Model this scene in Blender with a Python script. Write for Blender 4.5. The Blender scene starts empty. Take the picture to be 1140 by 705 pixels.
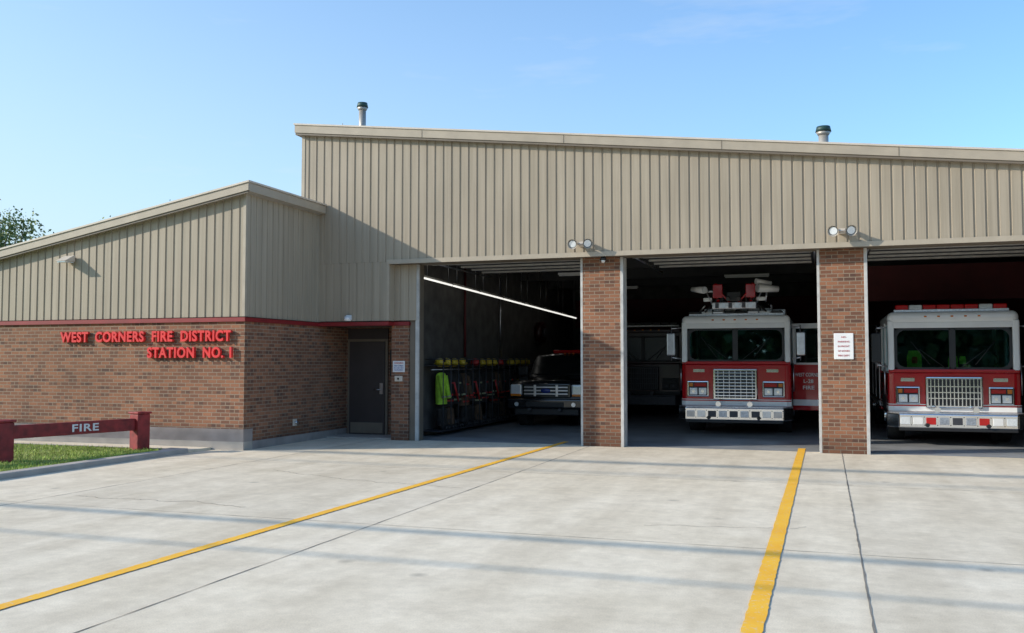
import bpy, bmesh, math, random
from mathutils import Vector, Matrix
random.seed(7)
R=math.radians
S=bpy.context.scene
C=bpy.context.collection
S.view_settings.view_transform='Standard'; S.view_settings.look='None'; S.view_settings.exposure=0; S.view_settings.gamma=1

# ---------------------------------------------------------------- helpers
def empty(name,loc=(0,0,0),rz=0):
    o=bpy.data.objects.new(name,None); C.objects.link(o); o.location=loc; o.rotation_euler=(0,0,rz); o.empty_display_size=.2
    return o
def link(name,me,mat=None,par=None):
    o=bpy.data.objects.new(name,me); C.objects.link(o)
    if mat is not None and len(me.materials)==0: me.materials.append(mat)
    if par is not None: o.parent=par
    return o
def frombm(name,bm,mat,par=None,smooth=False):
    bmesh.ops.recalc_face_normals(bm,faces=bm.faces)
    me=bpy.data.meshes.new(name); bm.to_mesh(me); bm.free()
    if smooth:
        for p in me.polygons: p.use_smooth=True
    return link(name,me,mat,par)
def box(name,x0,x1,y0,y1,z0,z1,mat,par=None,bev=0,seg=3,rot=None,smooth=False):
    bm=bmesh.new(); bmesh.ops.create_cube(bm,size=1)
    c=Vector(((x0+x1)/2,(y0+y1)/2,(z0+z1)/2)); s=(abs(x1-x0),abs(y1-y0),abs(z1-z0))
    for v in bm.verts: v.co=Vector((v.co.x*s[0],v.co.y*s[1],v.co.z*s[2]))
    if bev: bmesh.ops.bevel(bm,geom=bm.edges[:],offset=min(bev,min(s)*.45),segments=seg,affect='EDGES',profile=.5)
    for v in bm.verts:
        if rot is not None: v.co=rot@v.co
        v.co+=c
    return frombm(name,bm,mat,par,smooth)
def prism(name,pts,axis,a0,a1,mat,par=None,bev=0,seg=2):
    """pts 2D polygon. axis 'Y': pts=(x,z); axis 'X': pts=(y,z); axis 'Z': pts=(x,y)"""
    bm=bmesh.new()
    def co(p,a):
        if axis=='Y': return (p[0],a,p[1])
        if axis=='X': return (a,p[0],p[1])
        return (p[0],p[1],a)
    A=[bm.verts.new(co(p,a0)) for p in pts]; B=[bm.verts.new(co(p,a1)) for p in pts]
    bm.faces.new(A); bm.faces.new(B[::-1]); n=len(pts)
    for i in range(n): bm.faces.new((A[i],B[i],B[(i+1)%n],A[(i+1)%n]))
    if bev: bmesh.ops.bevel(bm,geom=bm.edges[:],offset=bev,segments=seg,affect='EDGES',profile=.5)
    return frombm(name,bm,mat,par)
def cyl(name,p0,p1,r0,mat,par=None,r1=None,n=20,caps=True,smooth=True):
    if r1 is None: r1=r0
    p0=Vector(p0); p1=Vector(p1); d=p1-p0
    bm=bmesh.new(); bmesh.ops.create_cone(bm,cap_ends=caps,segments=n,radius1=r0,radius2=r1,depth=d.length)
    q=d.to_track_quat('Z','Y').to_matrix()
    for v in bm.verts: v.co=q@v.co+(p0+p1)/2
    o=frombm(name,bm,mat,par)
    if smooth:
        for p in o.data.polygons:
            if len(p.vertices)==4: p.use_smooth=True
    return o
def ball(name,c,r,mat,par=None,s=(1,1,1),seg=16):
    bm=bmesh.new(); bmesh.ops.create_uvsphere(bm,u_segments=seg,v_segments=seg//2,radius=r)
    for v in bm.verts: v.co=Vector((v.co.x*s[0]+c[0],v.co.y*s[1]+c[1],v.co.z*s[2]+c[2]))
    return frombm(name,bm,mat,par,True)
def text(name,body,cx,cy,cz,width,height,mat,par=None,rz=0,ext=.01,off=0.0,align='CENTER',spacing=1.0):
    cu=bpy.data.curves.new(name,'FONT'); cu.body=body; cu.extrude=.02; cu.offset=off; cu.space_character=spacing; cu.resolution_u=4
    t=bpy.data.objects.new(name+"_tmp",cu); C.objects.link(t)
    bpy.context.view_layer.update()
    me=bpy.data.meshes.new_from_object(t.evaluated_get(bpy.context.evaluated_depsgraph_get()))
    bpy.data.objects.remove(t)
    xs=[v.co.x for v in me.vertices]; ys=[v.co.y for v in me.vertices]
    x0,x1,y0,y1=min(xs),max(xs),min(ys),max(ys)
    for v in me.vertices:
        v.co.x=(v.co.x-(x0+x1)/2)*width/(x1-x0); v.co.y=(v.co.y-(y0+y1)/2)*height/(y1-y0); v.co.z=v.co.z/.02*ext
    o=link(name,me,mat,par); o.location=(cx,cy,cz); o.rotation_euler=(R(90),0,rz)
    return o

# ---------------------------------------------------------------- materials
def nt(name):
    m=bpy.data.materials.new(name); m.use_nodes=True; t=m.node_tree; b=t.nodes['Principled BSDF']; return m,t,b
def N(t,typ,**k):
    n=t.nodes.new(typ)
    for a,v in k.items(): setattr(n,a,v)
    return n
def setin(n,**k):
    for a,v in k.items(): n.inputs[a.replace('_',' ')].default_value=v
def mixc(t,f,a,b,blend='MIX'):
    n=t.nodes.new('ShaderNodeMix'); n.data_type='RGBA'; n.blend_type=blend
    for i,v in ((0,f),(6,a),(7,b)):
        if isinstance(v,bpy.types.NodeSocket): t.links.new(v,n.inputs[i])
        elif i==0: n.inputs[0].default_value=v
        else: n.inputs[i].default_value=(*v,1) if len(v)==3 else v
    return n.outputs[2]
def ramp(t,src,p0,p1,c0=(0,0,0),c1=(1,1,1)):
    r=t.nodes.new('ShaderNodeValToRGB'); r.color_ramp.elements[0].position=p0; r.color_ramp.elements[1].position=p1
    r.color_ramp.elements[0].color=(*c0,1); r.color_ramp.elements[1].color=(*c1,1); t.links.new(src,r.inputs[0]); return r.outputs[0]
def math_(t,op,a,b=0,c=0):
    n=t.nodes.new('ShaderNodeMath'); n.operation=op
    for i,v in enumerate((a,b,c)):
        if isinstance(v,bpy.types.NodeSocket): t.links.new(v,n.inputs[i])
        else: n.inputs[i].default_value=v
    return n.outputs[0]
def noise(t,vec,scale,detail=4,rough=.55,sc=None):
    n=t.nodes.new('ShaderNodeTexNoise'); setin(n,Scale=scale,Detail=detail,Roughness=rough)
    if sc:
        mp=t.nodes.new('ShaderNodeMapping'); mp.inputs['Scale'].default_value=sc; t.links.new(vec,mp.inputs[0]); vec=mp.outputs[0]
    t.links.new(vec,n.inputs['Vector']); return n.outputs[0]
def bump(t,b,h,strength=.3,dist=.01):
    n=t.nodes.new('ShaderNodeBump'); setin(n,Strength=strength,Distance=dist); t.links.new(h,n.inputs['Height']); t.links.new(n.outputs[0],b.inputs['Normal'])
def M(name,col,rough=.5,metal=0,var=.15,vscale=3,bmp=0,bscale=40,coat=0,emit=0,ecol=None):
    m,t,b=nt(name); tc=N(t,'ShaderNodeTexCoord'); 
    f=noise(t,tc.outputs['Object'],vscale,2)
    f=ramp(t,f,.3,.7)
    c0=tuple(c*(1-var) for c in col); c1=tuple(min(1,c*(1+var)) for c in col)
    t.links.new(mixc(t,f,c0,c1),b.inputs['Base Color'])
    b.inputs['Roughness'].default_value=rough; b.inputs['Metallic'].default_value=metal
    if coat: b.inputs['Coat Weight'].default_value=coat; b.inputs['Coat Roughness'].default_value=.05
    if bmp: bump(t,b,noise(t,tc.outputs['Object'],bscale,2),bmp,.01)
    if emit:
        b.inputs['Emission Color'].default_value=(*(ecol or col),1); b.inputs['Emission Strength'].default_value=emit
    return m

def brick_mat():
    m,t,b=nt('brown_brick'); tc=N(t,'ShaderNodeTexCoord'); sp=N(t,'ShaderNodeSeparateXYZ'); t.links.new(tc.outputs['Object'],sp.inputs[0])
    u=math_(t,'ADD',sp.outputs[0],sp.outputs[1]); cb=N(t,'ShaderNodeCombineXYZ'); t.links.new(u,cb.inputs[0]); t.links.new(sp.outputs[2],cb.inputs[1])
    br=N(t,'ShaderNodeTexBrick'); setin(br,Scale=1.0); br.inputs['Brick Width'].default_value=.205; br.inputs['Row Height'].default_value=.0705
    br.inputs['Mortar Size'].default_value=.008; br.inputs['Mortar Smooth'].default_value=.15; br.inputs['Bias'].default_value=-.1
    br.inputs['Color1'].default_value=(.31,.128,.064,1); br.inputs['Color2'].default_value=(.14,.060,.036,1); br.inputs['Mortar'].default_value=(.29,.215,.15,1)
    t.links.new(cb.outputs[0],br.inputs['Vector'])
    ru=math_(t,'FLOOR',math_(t,'DIVIDE',sp.outputs[2],.0705)); off=math_(t,'MULTIPLY',math_(t,'MODULO',ru,2),.5)
    bu=math_(t,'FLOOR',math_(t,'ADD',math_(t,'DIVIDE',u,.205),off)); cb2=N(t,'ShaderNodeCombineXYZ'); t.links.new(bu,cb2.inputs[0]); t.links.new(ru,cb2.inputs[1])
    wn=N(t,'ShaderNodeTexWhiteNoise'); t.links.new(cb2.outputs[0],wn.inputs['Vector'])
    big=noise(t,tc.outputs['Object'],.9,3); fine=noise(t,tc.outputs['Object'],60,2)
    c=mixc(t,.45,br.outputs['Color'],ramp(t,big,.3,.7,(.6,.6,.6),(1.15,1.12,1.1)),'MULTIPLY')
    c=mixc(t,.35,c,ramp(t,fine,.3,.7,(.55,.55,.55),(1.2,1.2,1.2)),'MULTIPLY')
    c=mixc(t,math_(t,'MULTIPLY',math_(t,'SUBTRACT',1,br.outputs['Fac']),math_(t,'MULTIPLY',math_(t,'GREATER_THAN',wn.outputs[0],.86),.6)),c,(.06,.035,.028))
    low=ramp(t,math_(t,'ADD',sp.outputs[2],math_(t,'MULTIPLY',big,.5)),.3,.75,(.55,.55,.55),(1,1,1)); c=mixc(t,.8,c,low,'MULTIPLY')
    t.links.new(c,b.inputs['Base Color']); b.inputs['Roughness'].default_value=.88
    h=math_(t,'ADD',math_(t,'MULTIPLY',br.outputs['Fac'],-1),math_(t,'MULTIPLY',wn.outputs[0],.25)); bump(t,b,h,.7,.008)
    return m
BRICK=brick_mat()

def siding_mat():
    m,t,b=nt('tan_metal_siding'); tc=N(t,'ShaderNodeTexCoord'); o=tc.outputs['Object']
    a=noise(t,o,1,3,.6,(6,6,.3)); c2=noise(t,o,.5,3); a3=noise(t,o,1,2,.5,(25,25,.6))
    c=mixc(t,ramp(t,a,.3,.75),(.335,.277,.205),(.415,.345,.26))
    c=mixc(t,.55,c,ramp(t,c2,.3,.7,(.84,.84,.84),(1.05,1.05,1.04)),'MULTIPLY')
    c=mixc(t,.35,c,ramp(t,a3,.35,.6,(.8,.79,.77),(1.03,1.03,1.03)),'MULTIPLY')
    t.links.new(c,b.inputs['Base Color']); b.inputs['Roughness'].default_value=.5; b.inputs['Specular IOR Level'].default_value=.3
    return m
SIDING=siding_mat()

def concrete_mat():
    m,t,b=nt('driveway_concrete'); tc=N(t,'ShaderNodeTexCoord'); o=tc.outputs['Object']
    sp=N(t,'ShaderNodeSeparateXYZ'); t.links.new(o,sp.inputs[0])
    fx=math_(t,'FLOOR',math_(t,'DIVIDE',math_(t,'SUBTRACT',sp.outputs[0],.27),4.74)); fy=math_(t,'FLOOR',math_(t,'DIVIDE',math_(t,'ADD',sp.outputs[1],.75),4.75))
    cb=N(t,'ShaderNodeCombineXYZ'); t.links.new(fx,cb.inputs[0]); t.links.new(fy,cb.inputs[1])
    wn=N(t,'ShaderNodeTexWhiteNoise'); t.links.new(cb.outputs[0],wn.inputs['Vector'])
    big=noise(t,o,.35,4,.6); mid=noise(t,o,2.6,5,.7); fine=noise(t,o,90,2,.7); st=noise(t,o,1,3,.6,(1.6,.2,1)); blot=noise(t,o,9,3,.7)
    c=mixc(t,ramp(t,big,.3,.72),(.80,.675,.50),(.90,.775,.60))
    c=mixc(t,.5,c,ramp(t,wn.outputs[0],0,1,(.84,.84,.85),(1.04,1.03,1.02)),'MULTIPLY')
    c=mixc(t,.7,c,ramp(t,mid,.32,.72,(.76,.74,.71),(1.06,1.06,1.05)),'MULTIPLY')
    c=mixc(t,.6,c,ramp(t,st,.36,.60,(.80,.78,.75),(1.03,1.03,1.03)),'MULTIPLY')
    c=mixc(t,.5,c,ramp(t,blot,.3,.65,(.86,.85,.83),(1.03,1.03,1.03)),'MULTIPLY')
    c=mixc(t,.55,c,ramp(t,fine,.25,.75,(.70,.70,.70),(1.16,1.16,1.16)),'MULTIPLY')
    v=N(t,'ShaderNodeTexVoronoi'); setin(v,Scale=1.1); t.links.new(o,v.inputs['Vector'])
    spot=ramp(t,v.outputs['Distance'],.02,.10,(1,1,1),(0,0,0)); msk=math_(t,'MULTIPLY',spot,math_(t,'MULTIPLY',math_(t,'GREATER_THAN',big,.5),.45))
    c=mixc(t,msk,c,(.22,.185,.145))
    t.links.new(c,b.inputs['Base Color']); b.inputs['Roughness'].default_value=.9; b.inputs['Specular IOR Level'].default_value=.3
    bump(t,b,fine,.35,.004)
    return m
CONC=concrete_mat()

def paint_line_mat():
    m,t,b=nt('yellow_line_paint'); tc=N(t,'ShaderNodeTexCoord'); o=tc.outputs['Object']
    w=noise(t,o,26,5,.75); w2=noise(t,o,2,2)
    c=mixc(t,ramp(t,w2,.3,.7),(.90,.43,.02),(.96,.51,.03))
    c=mixc(t,math_(t,'MULTIPLY',ramp(t,w,.56,.66),.75),c,(.66,.54,.38))
    t.links.new(c,b.inputs['Base Color']); b.inputs['Roughness'].default_value=.7; return m
YEL=paint_line_mat()
FOUND=M('foundation_concrete',(.40,.35,.30),.9,var=.15,vscale=2,bmp=.3)
LAV=M('grey_stone_band',(.27,.23,.21),.85,var=.15,vscale=3,bmp=.2)
REDTRIM=M('dark_red_trim',(.22,.012,.014),.5,var=.15)
FASCIA=M('tan_fascia',(.39,.325,.245),.45,var=.08)
TRIML=M('light_trim',(.58,.50,.41),.4,var=.06)
TRIMB=M('bronze_trim',(.17,.135,.10),.5,var=.1)
JAMB=M('grey_door_jamb',(.48,.46,.43),.45,var=.15,vscale=6)
DOORM=M('slate_brown_door',(.045,.035,.033),.45,var=.1)
ROOF=M('metal_roof',(.35,.32,.28),.5)
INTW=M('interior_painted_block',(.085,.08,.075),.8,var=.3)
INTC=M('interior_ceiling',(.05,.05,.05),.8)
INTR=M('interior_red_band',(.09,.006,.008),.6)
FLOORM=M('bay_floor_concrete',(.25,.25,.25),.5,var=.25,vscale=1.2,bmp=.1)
BLACK=M('black_plastic',(.015,.015,.016),.45,var=.2)
RUB=M('tyre_rubber',(.018,.018,.018),.85,var=.3,vscale=12,bmp=.3)
CHROME=M('chrome',(.80,.81,.82),.12,1,var=.05)
STEEL=M('brushed_steel',(.58,.58,.60),.3,1,var=.1,vscale=10)
DSTEEL=M('dull_dark_steel',(.08,.08,.09),.5,.6,var=.1,vscale=10)
ALU=M('tread_plate',(.58,.58,.60),.35,.9,var=.2,vscale=30,bmp=.5,bscale=60)
WHITE=M('white_enamel',(.80,.79,.77),.25,var=.04,coat=.5)
FRED=M('fire_red_enamel',(.45,.004,.010),.22,var=.08,coat=.8)
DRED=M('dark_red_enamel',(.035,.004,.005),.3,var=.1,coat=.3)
BLKP=M('black_car_paint',(.008,.009,.011),.2,var=.1,coat=.8)
LENS=M('headlight_lens',(.75,.78,.8),.08,.3,var=.1,vscale=40)
AMB=M('amber_lens',(.6,.18,.02),.15,var=.1)
REDL=M('red_lens',(.45,.01,.01),.12,var=.1)
HIVIS=M('hivis_fabric',(.38,.66,.05),.8,var=.2,vscale=12)
ORANGE=M('orange_fabric',(.65,.12,.02),.8)
COATM=M('dark_turnout_fabric',(.022,.019,.017),.9,var=.35,vscale=8)
TANC=M('tan_turnout_fabric',(.10,.06,.035),.9,var=.3,vscale=8)
REFL=M('reflective_tape',(.34,.36,.22),.5,var=.15)
HELY=M('yellow_helmet',(.60,.44,.03),.3,var=.15)
HELR=M('red_helmet',(.40,.02,.02),.3)
SEATM=M('seat_vinyl',(.03,.03,.033),.7)
LIT=M('lit_lamp',(1,.98,.92),.5,var=.0,emit=1.0)
SIGNW=M('white_sign',(.74,.72,.70),.5,var=.05)
SIGNR=M('red_sign_ink',(.50,.08,.08),.5)
SIGNB=M('blue_sign_ink',(.05,.08,.35),.5)
LETR=M('red_letter_enamel',(.72,.04,.04),.35,var=.08)
POSTR=M('weathered_red_paint',(.24,.018,.018),.6,var=.35,vscale=7,bmp=.3,bscale=25)
GREEN=M('green_cap',(.02,.055,.045),.5)
GALV=M('galvanised_pipe',(.42,.38,.33),.45,.4,var=.2)
WIRE=M('cable_black',(.02,.02,.02),.6)
WOOD=M('pole_wood',(.16,.11,.075),.9,var=.25,vscale=4,bmp=.4)
def glass_mat():
    m=bpy.data.materials.new('windshield_glass'); m.use_nodes=True; t=m.node_tree; t.nodes.clear()
    o=N(t,'ShaderNodeOutputMaterial'); mx=N(t,'ShaderNodeMixShader'); tr=N(t,'ShaderNodeBsdfTransparent'); gl=N(t,'ShaderNodeBsdfGlossy')
    tr.inputs[0].default_value=(.60,.76,.75,1); gl.inputs[0].default_value=(.70,.97,1,1); gl.inputs['Roughness'].default_value=.02
    fr=N(t,'ShaderNodeFresnel'); fr.inputs[0].default_value=1.75
    t.links.new(fr.outputs[0],mx.inputs[0]); t.links.new(tr.outputs[0],mx.inputs[1]); t.links.new(gl.outputs[0],mx.inputs[2]); t.links.new(mx.outputs[0],o.inputs[0]); return m
GLASS=glass_mat()

# ---------------------------------------------------------------- ground
def grass_mat():
    m,t,b=nt('grass'); tc=N(t,'ShaderNodeTexCoord'); o=tc.outputs['Object']
    a=noise(t,o,1.5,3); f=noise(t,o,40,3)
    c=mixc(t,ramp(t,a,.3,.7),(.17,.22,.035),(.27,.29,.06)); c=mixc(t,.6,c,ramp(t,f,.3,.7,(.5,.5,.5),(1.2,1.2,1.2)),'MULTIPLY')
    t.links.new(c,b.inputs['Base Color']); b.inputs['Roughness'].default_value=.9; bump(t,b,f,.6,.03); return m
GRASS=grass_mat()
BLADE=M('grass_blade',(.30,.38,.06),.7,var=.45,vscale=6)
ASPH=M('asphalt',(.05,.05,.052),.9,var=.15,vscale=4,bmp=.4,bscale=80)
def sheet(name,x0,x1,y0,y1,z,mat,par=None):
    bm=bmesh.new(); vs=[bm.verts.new(p) for p in ((x0,y0,z),(x1,y0,z),(x1,y1,z),(x0,y1,z))]; bm.faces.new(vs)
    me=bpy.data.meshes.new(name); bm.to_mesh(me); bm.free(); return link(name,me,mat,par)
sheet('ground',-900,900,-900,900,-.012,GRASS)
sheet('road',-400,400,-20,-9,-.006,ASPH)
prism('driveway',[(-11.2,-9),(40,-9),(40,18.3),(-11.2,18.3)],'Z',-.2,0,CONC)
prism('entrance_walk',[(-20,14.42),(-11.2,14.42),(-11.2,15.09),(-20,15.09)],'Z',-.15,.045,CONC)
JT=M('joint_filler',(.19,.16,.125),.9,var=.4,vscale=2)
jp=empty('concrete_joint')
def wob(name,pts,w,z,mat,par):
    bm=bmesh.new(); prev=None
    for i,p in enumerate(pts):
        q=pts[min(i+1,len(pts)-1)]; r=pts[max(i-1,0)]; d=Vector((q[0]-r[0],q[1]-r[1])).normalized(); n=Vector((-d.y,d.x)); ww=w*random.uniform(.5,1.25)/2
        a=bm.verts.new((p[0]+n.x*ww,p[1]+n.y*ww,z)); b=bm.verts.new((p[0]-n.x*ww,p[1]-n.y*ww,z))
        if prev: bm.faces.new((prev[0],prev[1],b,a))
        prev=(a,b)
    me=bpy.data.meshes.new(name); bm.to_mesh(me); bm.free(); return link(name,me,mat,par)
for i,x in enumerate((-9.21,-4.47,.27,5.01,9.75)):
    wob('joint_long_%d'%i,[(x+random.uniform(-.003,.003),-9+k*.15) for k in range(182)],.011 if x!=.27 else .016,.003,JT,jp)
for i,y in enumerate((-.75,4.0,8.75,13.5)):
    wob('joint_cross_%d'%i,[(-11.1+k*.2,y+random.uniform(-.003,.003)) for k in range(250)],.009,.0035,JT,jp)
def crack(n,x,y,x1,dy,w):
    pts=[]
    while x<x1:
        pts.append((x,y)); x+=random.uniform(.02,.08); y+=random.uniform(-.035,.035)+dy
    wob(n,pts,w,.003,JT,jp)
crack('crack',-9.0,9.4,-6.4,0,.010); crack('crack_short',-1.8,9.6,-.2,.015,.008); crack('crack_diag',-8.2,12.6,-4.6,-.01,.010); crack('crack_near',.4,6.2,2.6,.008,.007)
yl=empty('driveway_line_marking')
def cleanline(name,xa,ya,xb,yb,w):
    bm=bmesh.new(); prev=None
    for k in range(401):
        f=k/400; px=xa+(xb-xa)*f; py=ya+(yb-ya)*f; e=random.uniform(-.005,.005); e2=random.uniform(-.005,.005)
        a=bm.verts.new((px-w/2+e,py,.007)); b=bm.verts.new((px+w/2+e2,py,.007))
        if prev: bm.faces.new((prev[0],prev[1],b,a))
        prev=(a,b)
    me=bpy.data.meshes.new(name); bm.to_mesh(me); bm.free(); link(name,me,YEL,yl)
cleanline('line_a',-5.48,1.0,-5.18,18.9,.12); cleanline('line_b',-.47,-2,-.45,18.9,.135); cleanline('line_c',4.35,-2,4.35,18.0,.14)

prism('lawn',[(-30,-6),(-11.42,-6),(-11.42,13.9),(-11.6,14.22),(-11.9,14.3),(-30,14.3)],'Z',-.1,.06,GRASS)
kb=empty('kerb')
prism('kerb_side',[(-11.42,-6),(-11.2,-6),(-11.2,14.42),(-11.6,14.42),(-11.6,14.222),(-11.42,13.9)],'Z',-.1,.085,FOUND,kb,bev=.015)
prism('kerb_back',[(-30,14.302),(-11.9,14.302),(-11.602,14.225),(-11.602,14.415),(-30,14.415)],'Z',-.1,.07,FOUND,kb,bev=.012)
bm=bmesh.new()
for i in range(26000):
    x=-11.43-random.random()**1.3*8; y=random.uniform(8.5,14.28)
    if x>-11.6 and y>13.9: continue
    h=random.uniform(.02,.06); a=random.uniform(0,6.28); w=.006; lx=random.uniform(-.03,.03); ly=random.uniform(-.03,.03)
    v=[bm.verts.new((x-w*math.cos(a),y-w*math.sin(a),.058)),bm.verts.new((x+w*math.cos(a),y+w*math.sin(a),.058)),bm.verts.new((x+lx,y+ly,.058+h))]
    bm.faces.new(v)
me=bpy.data.meshes.new('grass_blades'); bm.to_mesh(me); bm.free(); link('lawn_grass',me,BLADE)

# ---------------------------------------------------------------- fire station
FS=empty('fire_station')
XL,XR=-10.94,6.6
T=lambda x:6.92-.114*(x-XL)
YF,YP=17.85,18.10
def siding(name,axis,a0,a1,fixed,sgn,zb,zt,par,pitch=.19,depth=.016):
    prof=[]; a=a0
    seq=[(0,0),(.138,0),(.144,1),(.176,1),(.182,0)]
    while a<a1:
        for d,k in seq:
            if a+d<a1: prof.append((a+d,k*depth))
        a+=pitch
    prof.append((a1,0))
    bm=bmesh.new(); prev=None
    for a,d in prof:
        if axis=='X': lo=(a,fixed+sgn*d,zb(a)); hi=(a,fixed+sgn*d,zt(a))
        else: lo=(fixed+sgn*d,a,zb(a)); hi=(fixed+sgn*d,a,zt(a))
        p=(bm.verts.new(lo),bm.verts.new(hi))
        if prev: bm.faces.new((prev[0],p[0],p[1],prev[1]))
        prev=p
    me=bpy.data.meshes.new(name); bm.to_mesh(me); bm.free(); return link(name,me,SIDING,par)
ZB=3.82
siding('upper_siding_front','X',XL,XR,YF,1,lambda a:ZB+.002,lambda a:T(a)-.15,FS)
siding('siding_over_entrance','X',-10.5,-8.86,YF,1,lambda a:2.56,lambda a:ZB,FS)
prism('front_wall_core',[(XL,ZB),(XR,ZB),(XR,T(XR)-.2),(XL,T(XL)-.2)],'Y',YF+.035,YF+.4,TRIMB,FS)
box('entrance_wall_core',-10.49,-8.86,YF+.035,YF+.4,2.56,ZB-.003,TRIMB,FS)
box('siding_corner_trim',-8.86,-8.80,YF-.012,YF+.24,2.56,ZB-.004,FASCIA,FS)
box('corner_trim_high',XL-.03,XL+.05,YF-.012,YF+.03,3.9,T(XL)-.2,FASCIA,FS)
siding('jamb_siding','X',-8.80,-8.24,YP-.012,1,lambda a:2.57,lambda a:ZB-.05,FS)
box('jamb_wall_core',-8.80,-8.24,YP+.02,YP+.3,2.57,ZB-.05,TRIMB,FS)
box('lintel_soffit',-8.80,XR,YF-.006,YP+.28,ZB-.045,ZB-.004,TRIMB,FS)
box('lintel_drip_trim',-8.86,XR,YF-.02,YF-.007,ZB-.05,ZB+.045,FASCIA,FS)
def pillar(n,x0,x1,j0=True,j1=True):
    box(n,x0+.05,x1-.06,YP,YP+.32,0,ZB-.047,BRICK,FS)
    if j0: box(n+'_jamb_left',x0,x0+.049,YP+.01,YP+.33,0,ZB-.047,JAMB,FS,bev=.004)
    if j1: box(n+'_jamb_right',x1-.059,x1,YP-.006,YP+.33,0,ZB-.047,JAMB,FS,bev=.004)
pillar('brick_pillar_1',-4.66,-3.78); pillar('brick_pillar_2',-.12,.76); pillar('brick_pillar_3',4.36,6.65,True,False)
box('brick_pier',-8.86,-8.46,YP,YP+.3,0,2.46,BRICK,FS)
box('pier_jamb',-8.459,-8.24,YP+.06,YP+.3,0,2.565,TRIMB,FS)
box('pier_jamb_frame',-8.30,-8.22,YP+.0,YP+.055,0,ZB-.05,JAMB,FS,bev=.004)
box('left_wall',XL,XL+.2,YF+.41,33.2,0,T(XL)-.3,SIDING,FS)
box('right_wall',XR-.2,XR,YF+.41,33.2,0,T(XR)-.3,SIDING,FS)
box('back_wall',XL+.2,XR-.2,33,33.2,0,5.0,SIDING,FS)
prism('roof_slab',[(XL-.12,T(XL-.12)-.2),(XR+.15,T(XR+.15)-.2),(XR+.15,T(XR+.15)-.01),(XL-.12,T(XL-.12)-.01)],'Y',YF-.09,33.5,ROOF,FS)
def slopebar(n,x0,x1,f,d0,d1,y0,y1,mat): return prism(n,[(x0,f(x0)+d0),(x1,f(x1)+d0),(x1,f(x1)+d1),(x0,f(x0)+d1)],'Y',y0,y1,mat,FS)
slopebar('roof_fascia',XL-.14,XR+.17,T,-.17,.0,YF-.14,YF-.092,FASCIA)
slopebar('roof_fascia_lower',XL-.13,XR+.16,T,-.215,-.172,YF-.12,YF-.094,TRIMB)
slopebar('roof_drip_edge',XL-.16,XR+.19,T,.0,.035,YF-.16,YF+.1,TRIML)
for i,x in enumerate((-8,-4.9,-1.8,1.3,4.4)): slopebar('fascia_seam_%d'%i,x,x+.012,T,-.168,-.002,YF-.144,YF-.1405,TRIMB)
prism('left_rake',[(XL-.14,T(XL)-.2),(XL-.121,T(XL)-.2),(XL-.121,T(XL)+.02),(XL-.14,T(XL)+.02)],'Y',YF-.09,33.4,FASCIA,FS)

WX,WY=-10.5,15.1
W=lambda x:5.07+.175*(x-WX)
siding('wing_siding_front','X',-22,WX,WY,1,lambda a:2.55,lambda a:W(a)-.1,FS)
siding('wing_siding_side','Y',WY,YF,WX,-1,lambda a:2.55,lambda a:W(WX)-.1,FS)
box('wing_corner_trim',WX-.05,WX+.012,WY-.012,WY+.05,2.55,W(WX)-.12,FASCIA,FS)
prism('wing_core',[(-22,2.55),(WX-.035,2.55),(WX-.035,W(WX)-.15),(-22,W(-22)-.15)],'Y',WY+.035,YF-.002,TRIMB,FS)
prism('wing_rear_volume',[(-22,0),(XL-.01,0),(XL-.01,W(XL)-.15),(-22,W(-22)-.15)],'Y',YF,30,SIDING,FS)
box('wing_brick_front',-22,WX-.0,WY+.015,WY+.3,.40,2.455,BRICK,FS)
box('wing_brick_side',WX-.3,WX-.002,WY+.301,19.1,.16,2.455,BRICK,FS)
box('wing_foundation_front',-22,WX+.012,WY,WY+.3,-.1,.16,FOUND,FS)
box('wing_base_band',-22,WX+.008,WY+.005,WY+.3,.16,.399,LAV,FS)
box('wing_foundation_side',WX-.3,WX+.02,WY+.302,19.1,-.1,.159,LAV,FS)
prism('wing_roof',[(-22.2,W(-22.2)-.16),(WX+.12,W(WX+.12)-.16),(WX+.12,W(WX+.12)-.01),(-22.2,W(-22.2)-.01)],'Y',WY-.12,YF-.022,ROOF,FS)
prism('wing_roof_rear',[(-22.2,W(-22.2)-.16),(XL-.16,W(XL-.16)-.16),(XL-.16,W(XL-.16)-.01),(-22.2,W(-22.2)-.01)],'Y',YF-.02,30.2,ROOF,FS)
def wbar(n,d0,d1,y0,y1,mat,e=.14): prism(n,[(-22.2,W(-22.2)+d0),(WX+e,W(WX+e)+d0),(WX+e,W(WX+e)+d1),(-22.2,W(-22.2)+d1)],'Y',y0,y1,mat,FS)
wbar('wing_fascia',-.15,.0,WY-.17,WY-.122,FASCIA,.165); wbar('wing_fascia_lower',-.19,-.153,WY-.15,WY-.124,TRIMB,.14); wbar('wing_drip_edge',.0,.035,WY-.19,WY+.1,TRIML,.185)
zt=W(WX+.12)
box('wing_side_fascia',WX+.122,WX+.165,WY-.118,YF-.025,zt-.16,zt+.0,FASCIA,FS)
box('wing_side_drip',WX+.0,WX+.19,WY+.102,YF-.024,zt+.012,zt+.045,TRIML,FS)
box('red_strip_front',-22,WX+.03,WY-.03,WY-.002,2.455,2.535,REDTRIM,FS)
box('red_strip_side',WX+.002,WX+.03,WY-.001,YF-.032,2.455,2.535,REDTRIM,FS)
box('red_strip_entrance',WX+.002,-8.80,YF-.03,YF+.3,2.46,2.54,REDTRIM,FS)
box('red_strip_pier',-8.799,-8.44,YP-.025,YP+.2,2.463,2.543,REDTRIM,FS)
box('entrance_back_wall',-10.498,-8.91,19.1,19.3,0,2.5,BRICK,FS)
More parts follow.
